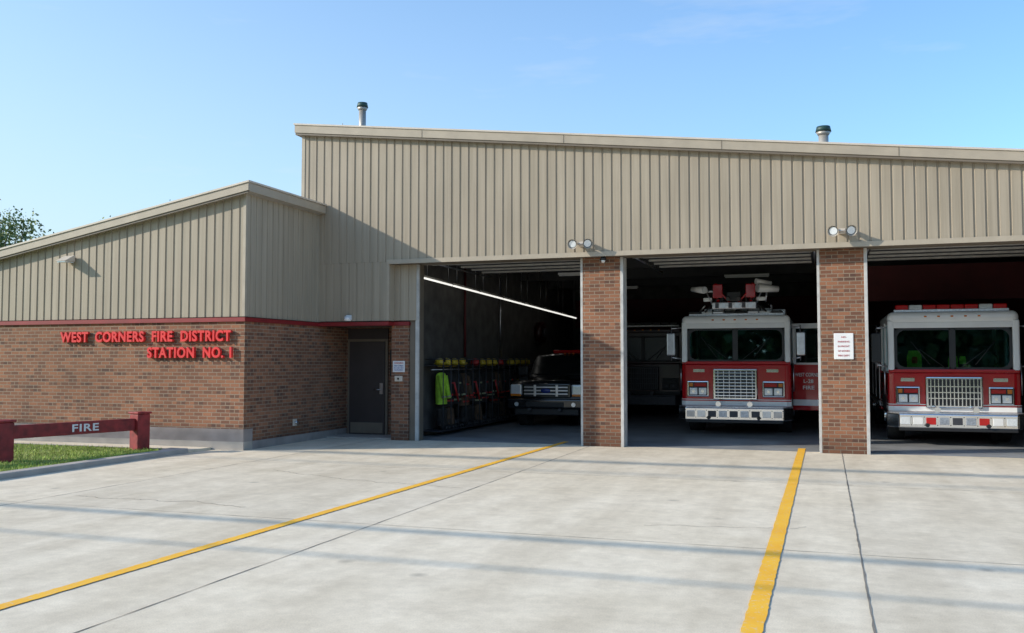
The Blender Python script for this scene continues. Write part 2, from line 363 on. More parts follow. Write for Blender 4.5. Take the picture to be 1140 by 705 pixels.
box('entrance_ceiling',-10.498,-8.86,YF+.302,19.099,2.47,2.55,TRIMB,FS)
box('entrance_right_wall',-8.9,-8.83,YP+.302,19.3,0,2.468,BRICK,FS)
box('door_frame',-10.44,-9.42,19.05,19.098,0,2.2,TRIMB,FS)
box('door_leaf',-10.38,-9.48,19.02,19.049,.03,2.14,DOORM,FS,bev=.006)
box('door_transom',-10.44,-9.42,19.06,19.099,2.2,2.44,DOORM,FS)
cyl('door_lever',(-9.56,18.97,1.05),(-9.70,18.97,1.05),.014,STEEL,FS)
box('door_lock_plate',-9.60,-9.52,19.005,19.02,.95,1.2,STEEL,FS)
box('door_kick_plate',-10.34,-9.52,19.012,19.02,.06,.3,TRIMB,FS)
box('keypad_box',-9.34,-9.18,19.0,19.099,1.35,1.95,BLACK,FS,bev=.01)
box('door_threshold_step',-10.49,-8.9,18.2,19.09,0.001,.03,FOUND,FS)

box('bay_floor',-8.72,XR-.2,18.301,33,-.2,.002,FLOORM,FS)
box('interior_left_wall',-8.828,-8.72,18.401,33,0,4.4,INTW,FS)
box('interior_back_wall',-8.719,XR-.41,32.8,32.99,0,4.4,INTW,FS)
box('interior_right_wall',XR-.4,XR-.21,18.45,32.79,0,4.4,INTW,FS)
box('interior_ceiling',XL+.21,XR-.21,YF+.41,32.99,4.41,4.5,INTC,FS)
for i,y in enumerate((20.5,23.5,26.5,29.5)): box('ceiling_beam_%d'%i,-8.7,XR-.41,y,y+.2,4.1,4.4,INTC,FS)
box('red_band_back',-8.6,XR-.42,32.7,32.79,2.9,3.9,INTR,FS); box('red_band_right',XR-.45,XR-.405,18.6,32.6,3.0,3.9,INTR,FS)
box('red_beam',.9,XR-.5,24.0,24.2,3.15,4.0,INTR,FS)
for n,(x0,x1) in enumerate(((-8.15,-4.75),(-3.7,-.2),(.85,4.3))):
    box('raised_door_panel_%d'%n,x0,x1,18.75,22.2,3.93,3.975,DSTEEL,FS)
    for k in range(5): box('raised_door_rib_%d_%d'%(n,k),x0+.05,x1-.05,18.8+k*.7,18.86+k*.7,3.89,3.929,JAMB,FS)
    box('raised_door_edge_%d'%n,x0,x1,18.62,18.70,3.80,3.93,JAMB,FS)
    for s,xx in (('l',x0-.03),('r',x1+.03)): cyl('door_track_%d_%s'%(n,s),(xx,18.7,3.86),(xx,22.5,3.86),.02,STEEL,FS)
    cyl('door_spring_%d'%n,(x0+.2,18.5,4.12),(x1-.2,18.5,4.12),.05,BLACK,FS)
for i,(x,y) in enumerate(((-6.2,24),(-2,26),(2.5,22.6),(3.4,27),(-6.2,29),(3.2,30))):
    box('fluorescent_housing_%d'%i,x-.6,x+.6,y,y+.15,4.02,4.08,WHITE,FS); box('fluorescent_tube_%d'%i,x-.58,x+.58,y+.03,y+.12,3.99,4.019,LIT if i==3 else WHITE,FS)
p0=Vector((-8.5,18.95,3.56)); p1=Vector((-7.72,29.5,3.10)); dr=(p1-p0)/7
for k in range(7):
    a=p0+dr*k; b_=p0+dr*(k+.95); cyl('strip_light_%d'%k,a,b_,.021,LIT,FS,n=10); up=Vector((0,0,.045)); cyl('strip_housing_%d'%k,a+up,b_+up,.03,JAMB,FS,n=8)
    for q,pp in enumerate((a+dr*.12,a+dr*.82)): cyl('strip_hanger_%d_%d'%(k,q),pp+up,(pp.x,pp.y,4.41),.006,STEEL,FS,n=6)
cyl('exhaust_hose',(-5.0,24,4.1),(-5.05,24.3,1.6),.07,BLACK,FS); cyl('conduit_a',(-8.66,21.9,1.8),(-8.66,21.9,4.1),.03,INTR,FS); cyl('conduit_b',(-8.66,24.6,1.8),(-8.66,24.6,4.1),.025,STEEL,FS)
for k in range(5): box('locker_%d'%k,-6.9+k*.5,-6.45+k*.5,32.3,32.69,0,1.9,DSTEEL,FS,bev=.01)
box('wall_cabinet',-5.8,-4.9,32.2,32.69,1.9,2.8,DSTEEL,FS,bev=.01)
cyl('hose_reel',(-8.7,28.3,2.6),(-8.5,28.3,2.6),.35,DRED,FS); cyl('hose_reel_core',(-8.498,28.3,2.6),(-8.40,28.3,2.6),.15,DSTEEL,FS)

def vent(n,x,y,zb,zt_,r):
    cyl(n+'_pipe',(x,y,zb),(x,y,zt_-.1),r,GALV,FS); cyl(n+'_flange',(x,y,zt_-.16),(x,y,zt_-.10),r*1.1,GALV,FS,r1=r*1.5)
    cyl(n+'_cap',(x,y,zt_-.09),(x,y,zt_+.02),r*1.6,GREEN,FS,r1=r*1.35)
vent('vent_stack_1',-10.35,19.5,6.6,7.82,.085); vent('vent_stack_2',.04,20,5.4,6.52,.10)
cyl('roof_antenna',(-10.6,19.0,6.7),(-10.6,19.0,7.25),.008,GALV,FS)
cyl('entrance_lamp',(-9.75,YF-.09,2.66),(-9.75,YF-.09,2.56),.06,SIGNW,FS,r1=.085)
box('entrance_lamp_base',-9.81,-9.69,YF-.06,YF+.0,2.58,2.69,SIGNW,FS,bev=.01)

wl=empty('wall_lamp',(-14.68,WY,3.78))
box('lamp_bracket',-.07,.07,-.10,-.004,-.06,.06,TRIML,wl,bev=.01)
prism('lamp_hood',[(-.32,-.05),(-.08,.08),(-.05,.08),(-.05,-.05)],'X',-.13,.13,TRIML,wl,bev=.008)
box('lamp_lens',-.10,.10,-.29,-.07,-.075,-.052,LENS,wl)

def flood(x,z,tx):
    e=empty('floodlight',(x,YF-.03,z))
    box('mount_plate',-.06,.06,-.03,.028,-.05,.05,TRIML,e,bev=.008)
    cyl('arm',(-.12,-.07,0),(.12,-.07,0),.014,GALV,e)
    for s in (-1,1):
        p=Vector((s*.135,-.13,.01)); d=Vector((tx+s*.22,-.9,-.28)).normalized()
        cyl('housing_%d'%s,p-d*.10,p+d*.0,.035,GALV,e,r1=.05); cyl('shade_%d'%s,p,p+d*.10,.05,GALV,e,r1=.098,caps=False); cyl('bulb_%d'%s,p+d*.04,p+d*.075,.070,LENS,e)
        cyl('knuckle_%d'%s,p-d*.13,p-d*.08,.02,BLACK,e)
flood(-4.55,4.02,.15); flood(.33,4.06,0)
e=empty('motion_sensor',(-4.15,YF+.1,3.72)); cyl('dome',(0,0,.05),(0,0,-.02),.05,BLACK,e,r1=.07); cyl('eye',(0,0,-.02),(0,-.02,-.06),.05,LENS,e,r1=.03)

L=empty('station_name_lettering')
text('line_station_district','WEST  CORNERS  FIRE  DISTRICT',-12.82,WY-.035,2.185,4.12,.215,LETR,L,ext=.03,off=.035,spacing=1.12)
text('line_station_number','STATION  NO. 1',-11.72,WY-.035,1.865,1.96,.215,LETR,L,ext=.03,off=.035,spacing=1.12)

sg=empty('notice_sign',(.33,YP-.012,1.97)); box('sign_panel',-.17,.17,-.006,.010,-.24,.24,SIGNW,sg,bev=.01)
for k,tx in enumerate(('NO','PARKING','IN FRONT','OF DOORS','FIRE DEPT')): text('sign_text_%d'%k,tx,0,-.009,.17-k*.085,.20 if k else .08,.030,SIGNR,sg,ext=.002)
sg=empty('entrance_sign',(-8.68,YP-.012,1.58)); box('sign_panel',-.14,.14,-.006,.010,-.12,.12,SIGNW,sg,bev=.005)
text('sign_heading','WARNING',0,-.009,.075,.22,.04,SIGNR,sg,ext=.002)
for k in range(3): text('sign_text_%d'%k,('VIDEO CAMERAS','IN USE ON','THIS PROPERTY')[k],0,-.009,.015-k*.045,.22,.028,SIGNB,sg,ext=.002)
e=empty('doorbell_box',(-8.68,YP-.02,1.32)); box('case',-.09,.09,-.02,.019,-.06,.06,TRIML,e,bev=.01); box('button',-.02,.02,-.03,-.019,-.02,.02,BLACK,e)
e=empty('gas_valve',(-10.46,16.9,.42)); cyl('stub',(-.05,0,0),(.04,0,0),.03,STEEL,e); box('plate',-.038,-.02,-.07,.07,-.07,.07,TRIML,e)

BR=empty('fire_lane_barrier')
A=Vector((-12.72,11.70,0)); B=Vector((-12.08,14.15,0)); ang=math.atan2(B.y-A.y,B.x-A.x); rm=Matrix.Rotation(ang,3,'Z')
def rbox(n,c,l,w,z0,z1,mat,bev=.012):
    return box(n,c.x-l/2,c.x+l/2,c.y-w/2,c.y+w/2,z0,z1,mat,BR,bev=bev,rot=rm)
rbox('post_far',B,.26,.26,0,.72,POSTR,.02); rbox('post_far_cap',B,.30,.30,.721,.76,POSTR,.012)
rbox('post_near',A,.26,.26,0,.70,POSTR,.02); rbox('post_near_cap',A,.30,.30,.701,.74,POSTR,.012)
rbox('rail',(A+B)/2,(B-A).length-.262,.10,.42,.64,POSTR,.01)
rbox('post_beyond_near',A+(A-B).normalized()*2.4,.26,.26,0,.7,POSTR,.02); rbox('rail_near',A+(A-B).normalized()*1.2,2.13,.10,.40,.62,POSTR,.01)
n=Vector((math.sin(ang),-math.cos(ang),0))
c=A+(B-A)*.56+n*.056
text('rail_text','FIRE',c.x,c.y,.535,.50,.13,SIGNW,BR,rz=ang,ext=.003,off=.02,spacing=1.1)

# ---------------------------------------------------------------- vehicles
def wheel(n,x,y,r,w,par,side):
    cyl(n+'_tyre',(x-w/2,y,r),(x+w/2,y,r),r,RUB,par,n=40); cyl(n+'_rim',(x+side*(w/2-.03),y,r),(x+side*(w/2+.015),y,r),r*.58,CHROME,par,n=28)
    cyl(n+'_hub',(x+side*w/2,y,r),(x+side*(w/2+.07),y,r),r*.25,CHROME,par,n=16)
def firetruck(name,cx,yf,lower,upper,hw=1.23,zr=2.76,zw0=1.66,zw1=2.46,gx=.5,gz=(.80,1.52),style=0,length=8.5,chrome=None,white=None,glass=None,lens=None):
    e=empty(name,(cx,yf,0)); CH=chrome or CHROME; WH=white or WHITE; GL=glass or GLASS; LN=lens or LENS; RL=REDL if not lens else lens
    prism('cab_lower',[(-hw,.06),(-hw+.10,0),(hw-.10,0),(hw,.06),(hw,2.9),(-hw,2.9)],'Z',.62,zw0-.04,lower,e,bev=.025)
    prism('cab_belt',[(-hw-.006,.055),(-hw+.09,-.008),(hw-.09,-.008),(hw+.006,.055),(hw+.006,2.88),(-hw-.006,2.88)],'Z',.67,.77,WH,e)
    prism('cab_pinstripe',[(-hw-.007,.055),(-hw+.09,-.009),(hw-.09,-.009),(hw+.007,.055),(hw+.007,2.88),(-hw-.007,2.88)],'Z',.80,.815,WH,e)
    box('cab_roof',-hw,hw,.02,2.9,zw1+.06,zr,upper,e,bev=.12,seg=5)
    box('windshield_header',-hw+.02,hw-.02,.03,.12,zw1,zw1+.12,upper,e,bev=.01)
    box('windshield_sill',-hw+.01,hw-.01,.02,.16,zw0-.038,zw0+.03,lower,e,bev=.015)
    for s in (-1,1):
        box('a_pillar_%d'%s,s*(hw-.13),s*hw,.02,.16,zw0-.03,zw1+.16,upper,e,bev=.035)
        box('b_pillar_%d'%s,s*(hw-.08),s*hw,1.15,1.35,zw0-.03,zw1+.16,upper,e,bev=.02)
        box('c_pillar_%d'%s,s*(hw-.08),s*hw,2.4,2.88,zw0-.03,zw1+.16,upper,e,bev=.02)
        box('side_glass_%d'%s,s*(hw-.05),s*(hw-.04),.17,2.4,zw0-.03,zw1+.1,GL,e)
        x0,x1=(s*.03,s*(hw-.14))
        box('windshield_%d'%s,x0,x1,.075,.085,zw0+.03,zw1-.0,GL,e)
        for nm,a,b_,c_,d_ in (('gt',x0,x1,zw1-.045,zw1),('gb',x0,x1,zw0+.03,zw0+.07),('gi',x0,x0+s*.03,zw0+.03,zw1),('go',x1-s*.045,x1,zw0+.03,zw1)):
            box('gasket_%s_%d'%(nm,s),a,b_,.058,.074 if nm[1] in 'tb' else .072,c_,d_,BLACK,e)
        for q,zz,dz in ((0,zw1-.045,-1),(1,zw0+.07,1)):
            xx=x1-s*.045; prism('corner_fillet_%d_%d'%(q,s),[(xx,zz),(xx-s*.13,zz),(xx-s*.045,zz+dz*.045),(xx,zz+dz*.13)],'Y',.056,.071,BLACK,e)
        cyl('wiper_%d'%s,(s*.12,.04,zw0+.04),(s*.62,.045,zw0+.44),.008,BLACK,e); cyl('wiper_blade_%d'%s,(s*.42,.05,zw0+.12),(s*.78,.05,zw0+.60),.009,BLACK,e)
        xi,xo=s*(gx+.10),s*(hw-.13)
        hz=1.04 if style==0 else .98
        box('headlight_bezel_%d'%s,xi,xo,-.05,.01,hz-.17,hz+.20,CH,e,bev=.03)
        box('headlight_recess_%d'%s,xi+s*.03,xo-s*.03,-.056,-.04,hz-.14,hz+.17,BLACK,e,bev=.01)
        m=(xo-xi)
        for k in (0,1):
            a=xi+m*(.10+.42*k); b_=a+m*.36
            box('headlight_%d_%d'%(s,k),a,b_,-.075,-.05,hz-.125,hz+.035,LN,e,bev=.02)
            cyl('headlight_bulb_%d_%d'%(s,k),((a+b_)/2,-.074,hz-.045),((a+b_)/2,-.082,hz-.045),.035,CH,e,n=14)
        box('turn_signal_%d'%s,xi+m*.72,xi+m*.9,-.07,-.05,hz+.065,hz+.15,AMB if not lens else LN,e,bev=.01); box('warning_lens_%d'%s,xi+m*.1,xi+m*.66,-.07,-.05,hz+.065,hz+.15,RL,e,bev=.01)
        cyl('mirror_arm_top_%d'%s,(s*(hw-.02),.1,zw1+.02),(s*(hw+.22),-.12,zw1+.0),.016,STEEL,e); cyl('mirror_arm_low_%d'%s,(s*(hw-.02),.1,zw0+.08),(s*(hw+.22),-.12,zw0+.12),.016,STEEL,e)
        cyl('mirror_post_%d'%s,(s*(hw+.22),-.12,zw0+.05),(s*(hw+.22),-.12,zw1+.05),.014,STEEL,e)
        box('mirror_head_%d'%s,s*(hw+.13),s*(hw+.33),-.15,-.08,zw0+.16,zw1-.10,BLACK if style or lens else STEEL,e,bev=.03)
        wheel('front_wheel_%d'%s,s*(hw-.2),1.25,.52,.32,e,s); wheel('rear_wheel_%d'%s,s*(hw-.25),length-2.3,.52,.45,e,s)
        box('wheel_arch_%d'%s,s*(hw-.34),s*(hw+.02),.62,1.88,.60,1.12,BLACK,e,bev=.08)
        box('cab_step_%d'%s,s*(hw-.35),s*(hw-.01),.05,.62,.34,.60,ALU,e,bev=.02)
        cyl('grab_rail_%d'%s,(s*(hw+.05),.25,1.0),(s*(hw+.05),.25,1.65),.016,STEEL,e)
        if not lens: box('emblem_plate_%d'%s,s*(gx+.2),s*(gx+.46),-.010,-.001,zw0-.22,zw0-.15,CH,e)
    box('windshield_divider',-.03,.03,.045,.11,zw0,zw1+.02,BLACK,e)
    box('cab_floor',-hw+.06,hw-.06,.1,2.8,1.0,1.1,BLACK,e); box('dashboard',-hw+.1,hw-.1,.14,.62,1.5,zw0+.05,SEATM,e,bev=.04)
    box('cab_rear_wall',-hw+.05,hw-.05,2.75,2.85,1.1,zw1+.1,SEATM,e); box('cab_headliner',-hw+.08,hw-.08,.15,2.8,zw1+.03,zw1+.058,SEATM,e)
    for s in (-1,1):
        box('seat_back_%d'%s,s*.42,s*.98,1.2,1.36,1.2,2.05,SEATM,e,bev=.06); box('headrest_%d'%s,s*.56,s*.84,1.2,1.32,2.06,2.28,SEATM,e,bev=.05)
        box('seat_base_%d'%s,s*.42,s*.98,.75,1.25,1.1,1.32,SEATM,e,bev=.05)
    bpy.ops.mesh.primitive_torus_add(major_radius=.22,minor_radius=.018,location=(0,0,0)); w=bpy.context.object; w.name='steering_wheel'; w.data.materials.append(BLACK); w.parent=e; w.location=(.70,.62,1.72); w.rotation_euler=(R(55),0,0)
    g0,g1=gz
    box('grille_surround',-gx,gx,-.07,.0,g0,g1,CH,e,bev=.025); box('grille_recess',-gx+.05,gx-.05,-.078,-.06,g0+.05,g1-.05,BLACK,e)
    if style==0:
        for k in range(8): z=g0+.10+k*(g1-g0-.2)/7; box('grille_bar_%d'%k,-gx+.05,gx-.05,-.10,-.079,z-.012,z+.012,CH,e,bev=.005)
        for k in range(7): x=-gx+.05+(k+.5)*(2*gx-.1)/7; box('grille_mullion_%d'%k,x-.007,x+.007,-.094,-.0785,g0+.05,g1-.05,STEEL,e)
    else:
        for k in range(13): x=-gx+.06+(k+.5)*(2*gx-.12)/13; box('grille_bar_%d'%k,x-.012,x+.012,-.098,-.079,g0+.05,g1-.05,CH,e,bev=.005)
        for k in range(3): z=g0+.2+k*(g1-g0-.4)/2; box('grille_cross_%d'%k,-gx+.05,gx-.05,-.105,-.099,z-.01,z+.01,CH,e)
    prism('bumper',[(-hw-.05,-.18),(-hw+.15,-.50),(hw-.15,-.50),(hw+.05,-.18),(hw+.05,-.02),(-hw-.05,-.02)],'Z',.36,.64,CH,e,bev=.02)
    prism('bumper_deck',[(-hw-.04,-.18),(-hw+.16,-.49),(hw-.16,-.49),(hw+.04,-.18),(hw+.04,-.02),(-hw-.04,-.02)],'Z',.642,.665,ALU if not lens else CH,e)
    if not lens:
        for k in range(9):
            x=-.96+k*.24; box('bumper_panel_%d'%k,x-.09,x+.09,-.514,-.501,.43,.57,(STEEL,LN,DSTEEL,ALU,DSTEEL,ALU,DSTEEL,LN,STEEL)[k] if style==0 else (LN,WHITE,REDL,ALU,DSTEEL,ALU,REDL,WHITE,LN)[k],e,bev=.01)
            for j in (-1,1): cyl('bumper_bolt_%d_%d'%(k,j),(x+.115,-.502,.5+j*.08),(x+.115,-.510,.5+j*.08),.010,BLACK,e,n=8)
        box('bumper_lip',-hw+.16,hw-.16,-.506,-.48,.30,.355,BLACK,e,bev=.01)
        for s in (-1,1): cyl('tow_eye_%d'%s,(s*.55,-.50,.42),(s*.55,-.56,.42),.04,BLACK,e)
    for s in (-1,1):
        cyl('air_horn_%d'%s,(s*.35,-.42,.72),(s*.35,-.12,.72),.06,CH,e,r1=.03)
    cyl('axle',(-hw+.3,1.25,.5),(hw-.3,1.25,.5),.08,BLACK,e); box('chassis',-.45,.45,.1,length,.45,.75,BLACK,e); box('radiator_skirt',-.8,.8,.05,.15,.36,.62,BLACK,e)
    box('body',-hw+.0,hw-.0,3.02,length,.55,2.35,lower,e,bev=.03); box('body_top',-hw+.1,hw-.1,3.05,length-.05,2.352,2.6,ALU if not lens else LN,e,bev=.02)
    for s in (-1,1):
        for k in range(int((length-3.4)/1.6)): box('roll_shutter_%d_%d'%(s,k),s*(hw-.01),s*(hw+.012),3.2+k*1.6,4.6+k*1.6,.8,2.1,STEEL,e)
        box('body_stripe_%d'%s,s*(hw-.01),s*(hw+.016),3.04,length-.03,.64,.76,WH,e)
    box('lightbar_base',-hw+.15,hw-.15,.25,.55,zr+.0,zr+.05,ALU,e)
    n=8
    for k in range(n):
        x=-hw+.17+k*(2*hw-.34)/n; mt=(REDL,LN,REDL,REDL,REDL,REDL,LN,REDL)[k] if style else (BLACK,LN,STEEL,BLACK,BLACK,STEEL,LN,BLACK)[k]
        if lens: mt=BLACK
        box('lightbar_lens_%d'%k,x+.008,x+(2*hw-.34)/n-.008,.24,.56,zr+.052,zr+(.15 if style else .11),mt,e,bev=.02)
    for k in range(5): box('clearance_lamp_%d'%k,-.5+k*.25-.025,-.5+k*.25+.025,.0,.035,zr-.12,zr-.09,AMB,e,bev=.005)
    return e

LT=firetruck('ladder_fire_truck',-1.97,21.95,FRED,WHITE,style=0)
rd=Matrix.Rotation(R(-14),3,'Z')
def dbox(n,x0,x1,y0,y1,z0,z1,m,bev=0):
    o=box(n,x0-1.24,x1-1.24,y0-.85,y1-.85,z0,z1,m,LT,bev=bev); o.location=(1.24,.85,0); o.rotation_euler=(0,0,R(-12)); return o
dbox('open_door_lower',1.25,2.0,.82,.88,.55,1.62,FRED,.015); dbox('open_door_belt',1.252,1.998,.812,.888,.66,.80,WHITE)
dbox('open_door_top',1.25,2.0,.82,.88,2.46,2.58,WHITE,.01)
dbox('open_door_post_in',1.25,1.33,.822,.878,1.62,2.46,WHITE,.01); dbox('open_door_post_out',1.92,2.0,.822,.878,1.62,2.46,WHITE,.01)
dbox('open_door_sill',1.33,1.92,.822,.878,1.58,1.66,WHITE,.005); dbox('open_door_glass',1.33,1.92,.845,.852,1.66,2.46,GLASS)
for k,(tx,w) in enumerate((('WEST CORNERS',.62),('L-28',.22),('FIRE',.26))):
    o=text('open_door_text_%d'%k,tx,0,0,0,w,.085,WHITE,LT,ext=.003,off=.01); p=rd@Vector((.38,-.036,0)); o.location=(1.24+p.x,.85+p.y-.002,1.38-k*.15); o.rotation_euler=(R(90),0,R(-12))
for s in (-1,1):
    cyl('ladder_rail_low_%d'%s,(s*.38,.1,3.0),(s*.42,8.2,3.05),.04,STEEL,LT); cyl('ladder_rail_high_%d'%s,(s*.38,.1,3.3),(s*.42,8.2,3.4),.03,STEEL,LT)
    for k in range(16): cyl('ladder_web_%d_%d'%(s,k),(s*.385,.1+k*.5,3.0),(s*.385,.35+k*.5,3.32),.015,STEEL,LT,n=8)
for k in range(22): cyl('ladder_rung_%d'%k,(-.38,.15+k*.36,3.02),(.38,.15+k*.36,3.02),.018,STEEL,LT,n=8)
box('ladder_tip_bracket',-.50,.50,-.15,.08,2.90,3.06,ALU,LT,bev=.02); box('ladder_tip_box',-.16,.16,-.2,.1,3.07,3.30,BLACK,LT,bev=.02)
box('ladder_cradle',-.8,.8,.9,1.05,2.76,2.97,ALU,LT,bev=.02)
for s in (-1,1):
    cyl('basket_post_%d'%s,(s*.36,-.05,3.0),(s*.42,-.05,3.50),.035,FRED,LT); cyl('basket_brace_%d'%s,(s*.10,-.12,3.05),(s*.40,-.08,3.40),.025,FRED,LT)
    box('basket_panel_%d'%s,s*.26,s*.48,-.12,.0,3.16,3.48,FRED,LT,bev=.015); cyl('ladder_handrail_%d'%s,(s*.48,-.1,2.98),(s*.62,-.15,3.30),.016,STEEL,LT); cyl('ladder_handrail_b_%d'%s,(s*.62,-.15,3.30),(s*.45,.5,3.34),.016,STEEL,LT)
    cyl('hydraulic_hose_%d'%s,(s*.3,-.1,2.98),(s*.22,-.1,3.35),.018,BLACK,LT); cyl('hydraulic_hose_b_%d'%s,(s*.7,.2,2.85),(s*.35,-.1,3.15),.018,BLACK,LT)
    cyl('waterway_nozzle_%d'%s,(s*.12,-.35,3.12),(s*.12,.2,3.2),.045,BLACK,LT)
    box('tip_lamp_%d'%s,s*.5,s*.70,-.12,.0,3.08,3.17,WHITE,LT,bev=.02); box('tip_arm_%d'%s,s*.42,s*.72,-.06,-.02,3.30,3.34,STEEL,LT,bev=.01)
cyl('spotlight_l',(-.66,-.25,3.34),(-.96,-.05,3.38),.085,WHITE,LT,r1=.06); cyl('spotlight_l_lens',(-.655,-.255,3.34),(-.64,-.268,3.34),.08,LENS,LT)
cyl('spotlight_r',(.55,-.25,3.36),(.98,-.05,3.34),.10,WHITE,LT,r1=.07); cyl('spotlight_r_lens',(.545,-.255,3.36),(.53,-.265,3.36),.09,LENS,LT)
cyl('spotlight_r_upper',(.5,-.2,3.52),(.82,.0,3.48),.065,WHITE,LT,r1=.05); cyl('spotlight_bracket',(.7,-.1,3.05),(.74,-.1,3.32),.02,STEEL,LT)
cyl('waterway_pipe',(0,.1,2.95),(0,8,2.98),.06,STEEL,LT)
for k in range(6): box('tip_rung_plate_%d'%k,-.42+k*.15,-.34+k*.15,-.17,-.152,2.92,3.04,STEEL if k%2 else DSTEEL,LT)
box('roof_deck_box_0',.55,1.1,.8,1.5,2.77,2.93,ALU,LT,bev=.02); box('roof_deck_box_1',-1.15,-.85,.7,1.5,2.77,2.9,BLACK,LT,bev=.02)
for k in range(7): cyl('clutter_hose_%d'%k,(-.95+k*.3,.6,2.78),(-.7+k*.25,.2,3.0),.02,BLACK if k%2 else STEEL,LT,n=8)

PT=firetruck('pumper_fire_truck',2.47,20.75,FRED,WHITE,zr=2.72,zw0=1.50,zw1=2.38,gx=.53,gz=(.74,1.38),style=1)
def vest(name,par,x,y,z,sc,mat):
    bm=bmesh.new(); bmesh.ops.create_grid(bm,x_segments=12,y_segments=12,size=.5)
    for v in bm.verts:
        w=1-.35*max(0,v.co.y*2-.3); h=.25*math.sin(v.co.x*9)*.3+.1*math.cos(v.co.y*7)+random.uniform(-.03,.03)
        v.co=Vector((x+v.co.x*w*sc*.8,y+h*sc*.5,z+v.co.y*sc))
    return frombm(name,bm,mat,par,True)
vest('hivis_coat',PT,-.66,.80,1.74,.36,HIVIS); vest('hivis_coat_stripe',PT,-.66,.72,1.72,.14,ORANGE)
vest('hivis_coat_passenger',PT,.10,.85,1.68,.24,HIVIS); vest('hivis_sleeve',PT,.28,.8,1.72,.16,HIVIS)
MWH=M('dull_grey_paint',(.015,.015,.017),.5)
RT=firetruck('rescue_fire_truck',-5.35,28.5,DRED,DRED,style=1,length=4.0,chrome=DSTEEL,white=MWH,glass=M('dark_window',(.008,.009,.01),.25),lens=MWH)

PK=empty('pickup_truck',(-6.74,22.7,0)); hw=1.0
prism('hood',[(0.05,.62),(0.0,1.10),(.12,1.20),(1.35,1.30),(1.35,.62)],'X',-hw,hw,BLKP,PK,bev=.05,seg=3)
prism('cab',[(1.3,.6),(1.3,1.30),(2.05,1.84),(2.25,1.90),(3.7,1.90),(3.95,1.32),(3.95,.6)],'X',-hw+.06,hw-.06,BLKP,PK,bev=.05,seg=3)
prism('windshield',[(1.36,1.34),(2.03,1.812),(2.02,1.834),(1.345,1.358)],'X',-hw+.18,hw-.18,M('dark_auto_glass',(.01,.013,.014),.15),PK)
box('bed',-hw,hw,3.9,5.9,.6,1.32,BLKP,PK,bev=.04); box('chassis',-.6,.6,.3,5.8,.4,.62,BLACK,PK)
box('bumper',-hw-.01,hw+.01,-.16,.06,.50,.74,BLKP,PK,bev=.04); box('bumper_intake',-.5,.5,-.168,-.15,.54,.66,BLACK,PK,bev=.01); box('air_dam',-.85,.85,-.05,.08,.32,.50,BLACK,PK,bev=.03)
box('grille_frame',-.64,.64,-.05,.02,.76,1.13,BLKP,PK,bev=.04); box('grille_mesh',-.58,.58,-.058,-.04,.80,1.09,BLACK,PK,bev=.02)
for k,z in enumerate((.86,.945,1.03)): box('grille_bar_%d'%k,-.58,.58,-.085,-.055,z-.018,z+.018,STEEL,PK,bev=.008)
for k in (-1,1): box('grille_post_%d'%k,k*.26,k*.32,-.088,-.056,.80,1.09,STEEL,PK,bev=.006)
ball('grille_oval',(0,-.09,.945),.10,M('blue_oval',(.02,.04,.2),.2),PK,(1.3,.3,.6))
for s in (-1,1):
    box('headlight_%d'%s,s*.66,s*.97,-.03,.06,.82,1.10,LENS,PK,bev=.04); box('turn_lamp_%d'%s,s*.68,s*.96,-.035,.02,.80,.86,AMB,PK,bev=.01)
    cyl('fog_lamp_%d'%s,(s*.75,-.15,.6),(s*.75,-.175,.6),.055,LENS,PK); wheel('front_wheel_%d'%s,s*.82,.85,.40,.27,PK,s); wheel('rear_wheel_%d'%s,s*.82,4.6,.40,.27,PK,s)
    box('wheel_arch_%d'%s,s*.7,s*1.03,.38,1.32,.55,.92,BLACK,PK,bev=.08)
    box('side_mirror_%d'%s,s*1.0,s*1.28,1.55,1.66,1.30,1.56,BLACK,PK,bev=.03); box('tow_hook_%d'%s,s*.36,s*.44,-.22,-.1,.44,.5,DSTEEL,PK,bev=.01)
box('roof_lightbar',-.55,.55,2.5,2.75,1.92,2.01,REDL,PK,bev=.03)
for k in range(3): box('clearance_lamp_%d'%k,-.12+k*.12-.02,-.12+k*.12+.02,2.2,2.26,1.90,1.925,AMB,PK)

# ---------------------------------------------------------------- turnout gear along the left wall
GR=empty('turnout_gear_rack')
box('rack_shelf',-8.70,-8.30,19.3,26.8,1.585,1.60,DSTEEL,GR); box('rack_base',-8.70,-8.20,19.3,26.8,.10,.125,DSTEEL,GR)
cyl('rack_hanger_rail',(-8.45,19.3,1.50),(-8.45,26.8,1.50),.015,STEEL,GR)
def coat(n,x,y,z,mat,w=.20,h=.78):
    bm=bmesh.new(); rings=[]; prof=((0,.3,.4),(.04,.8,.75),(.12,1.05,1),(.3,.92,1),(.6,.96,1.05),(.85,1.05,1.1),(1,1.12,1.15))
    ph=random.uniform(0,6)
    for f,a,b in prof:
        ring=[]
        for k in range(14):
            th=k/14*6.283; rr=1+.14*math.sin(3*th+ph+f*4)+random.uniform(-.06,.06)
            ring.append(bm.verts.new((x+math.cos(th)*.11*b*rr,y+math.sin(th)*w*a*rr,z-h*f)))
        rings.append(ring)
    for i in range(len(rings)-1):
        for k in range(14): bm.faces.new((rings[i][k],rings[i][(k+1)%14],rings[i+1][(k+1)%14],rings[i+1][k]))
    bm.faces.new(rings[0]); return frombm(n,bm,mat,GR,True)
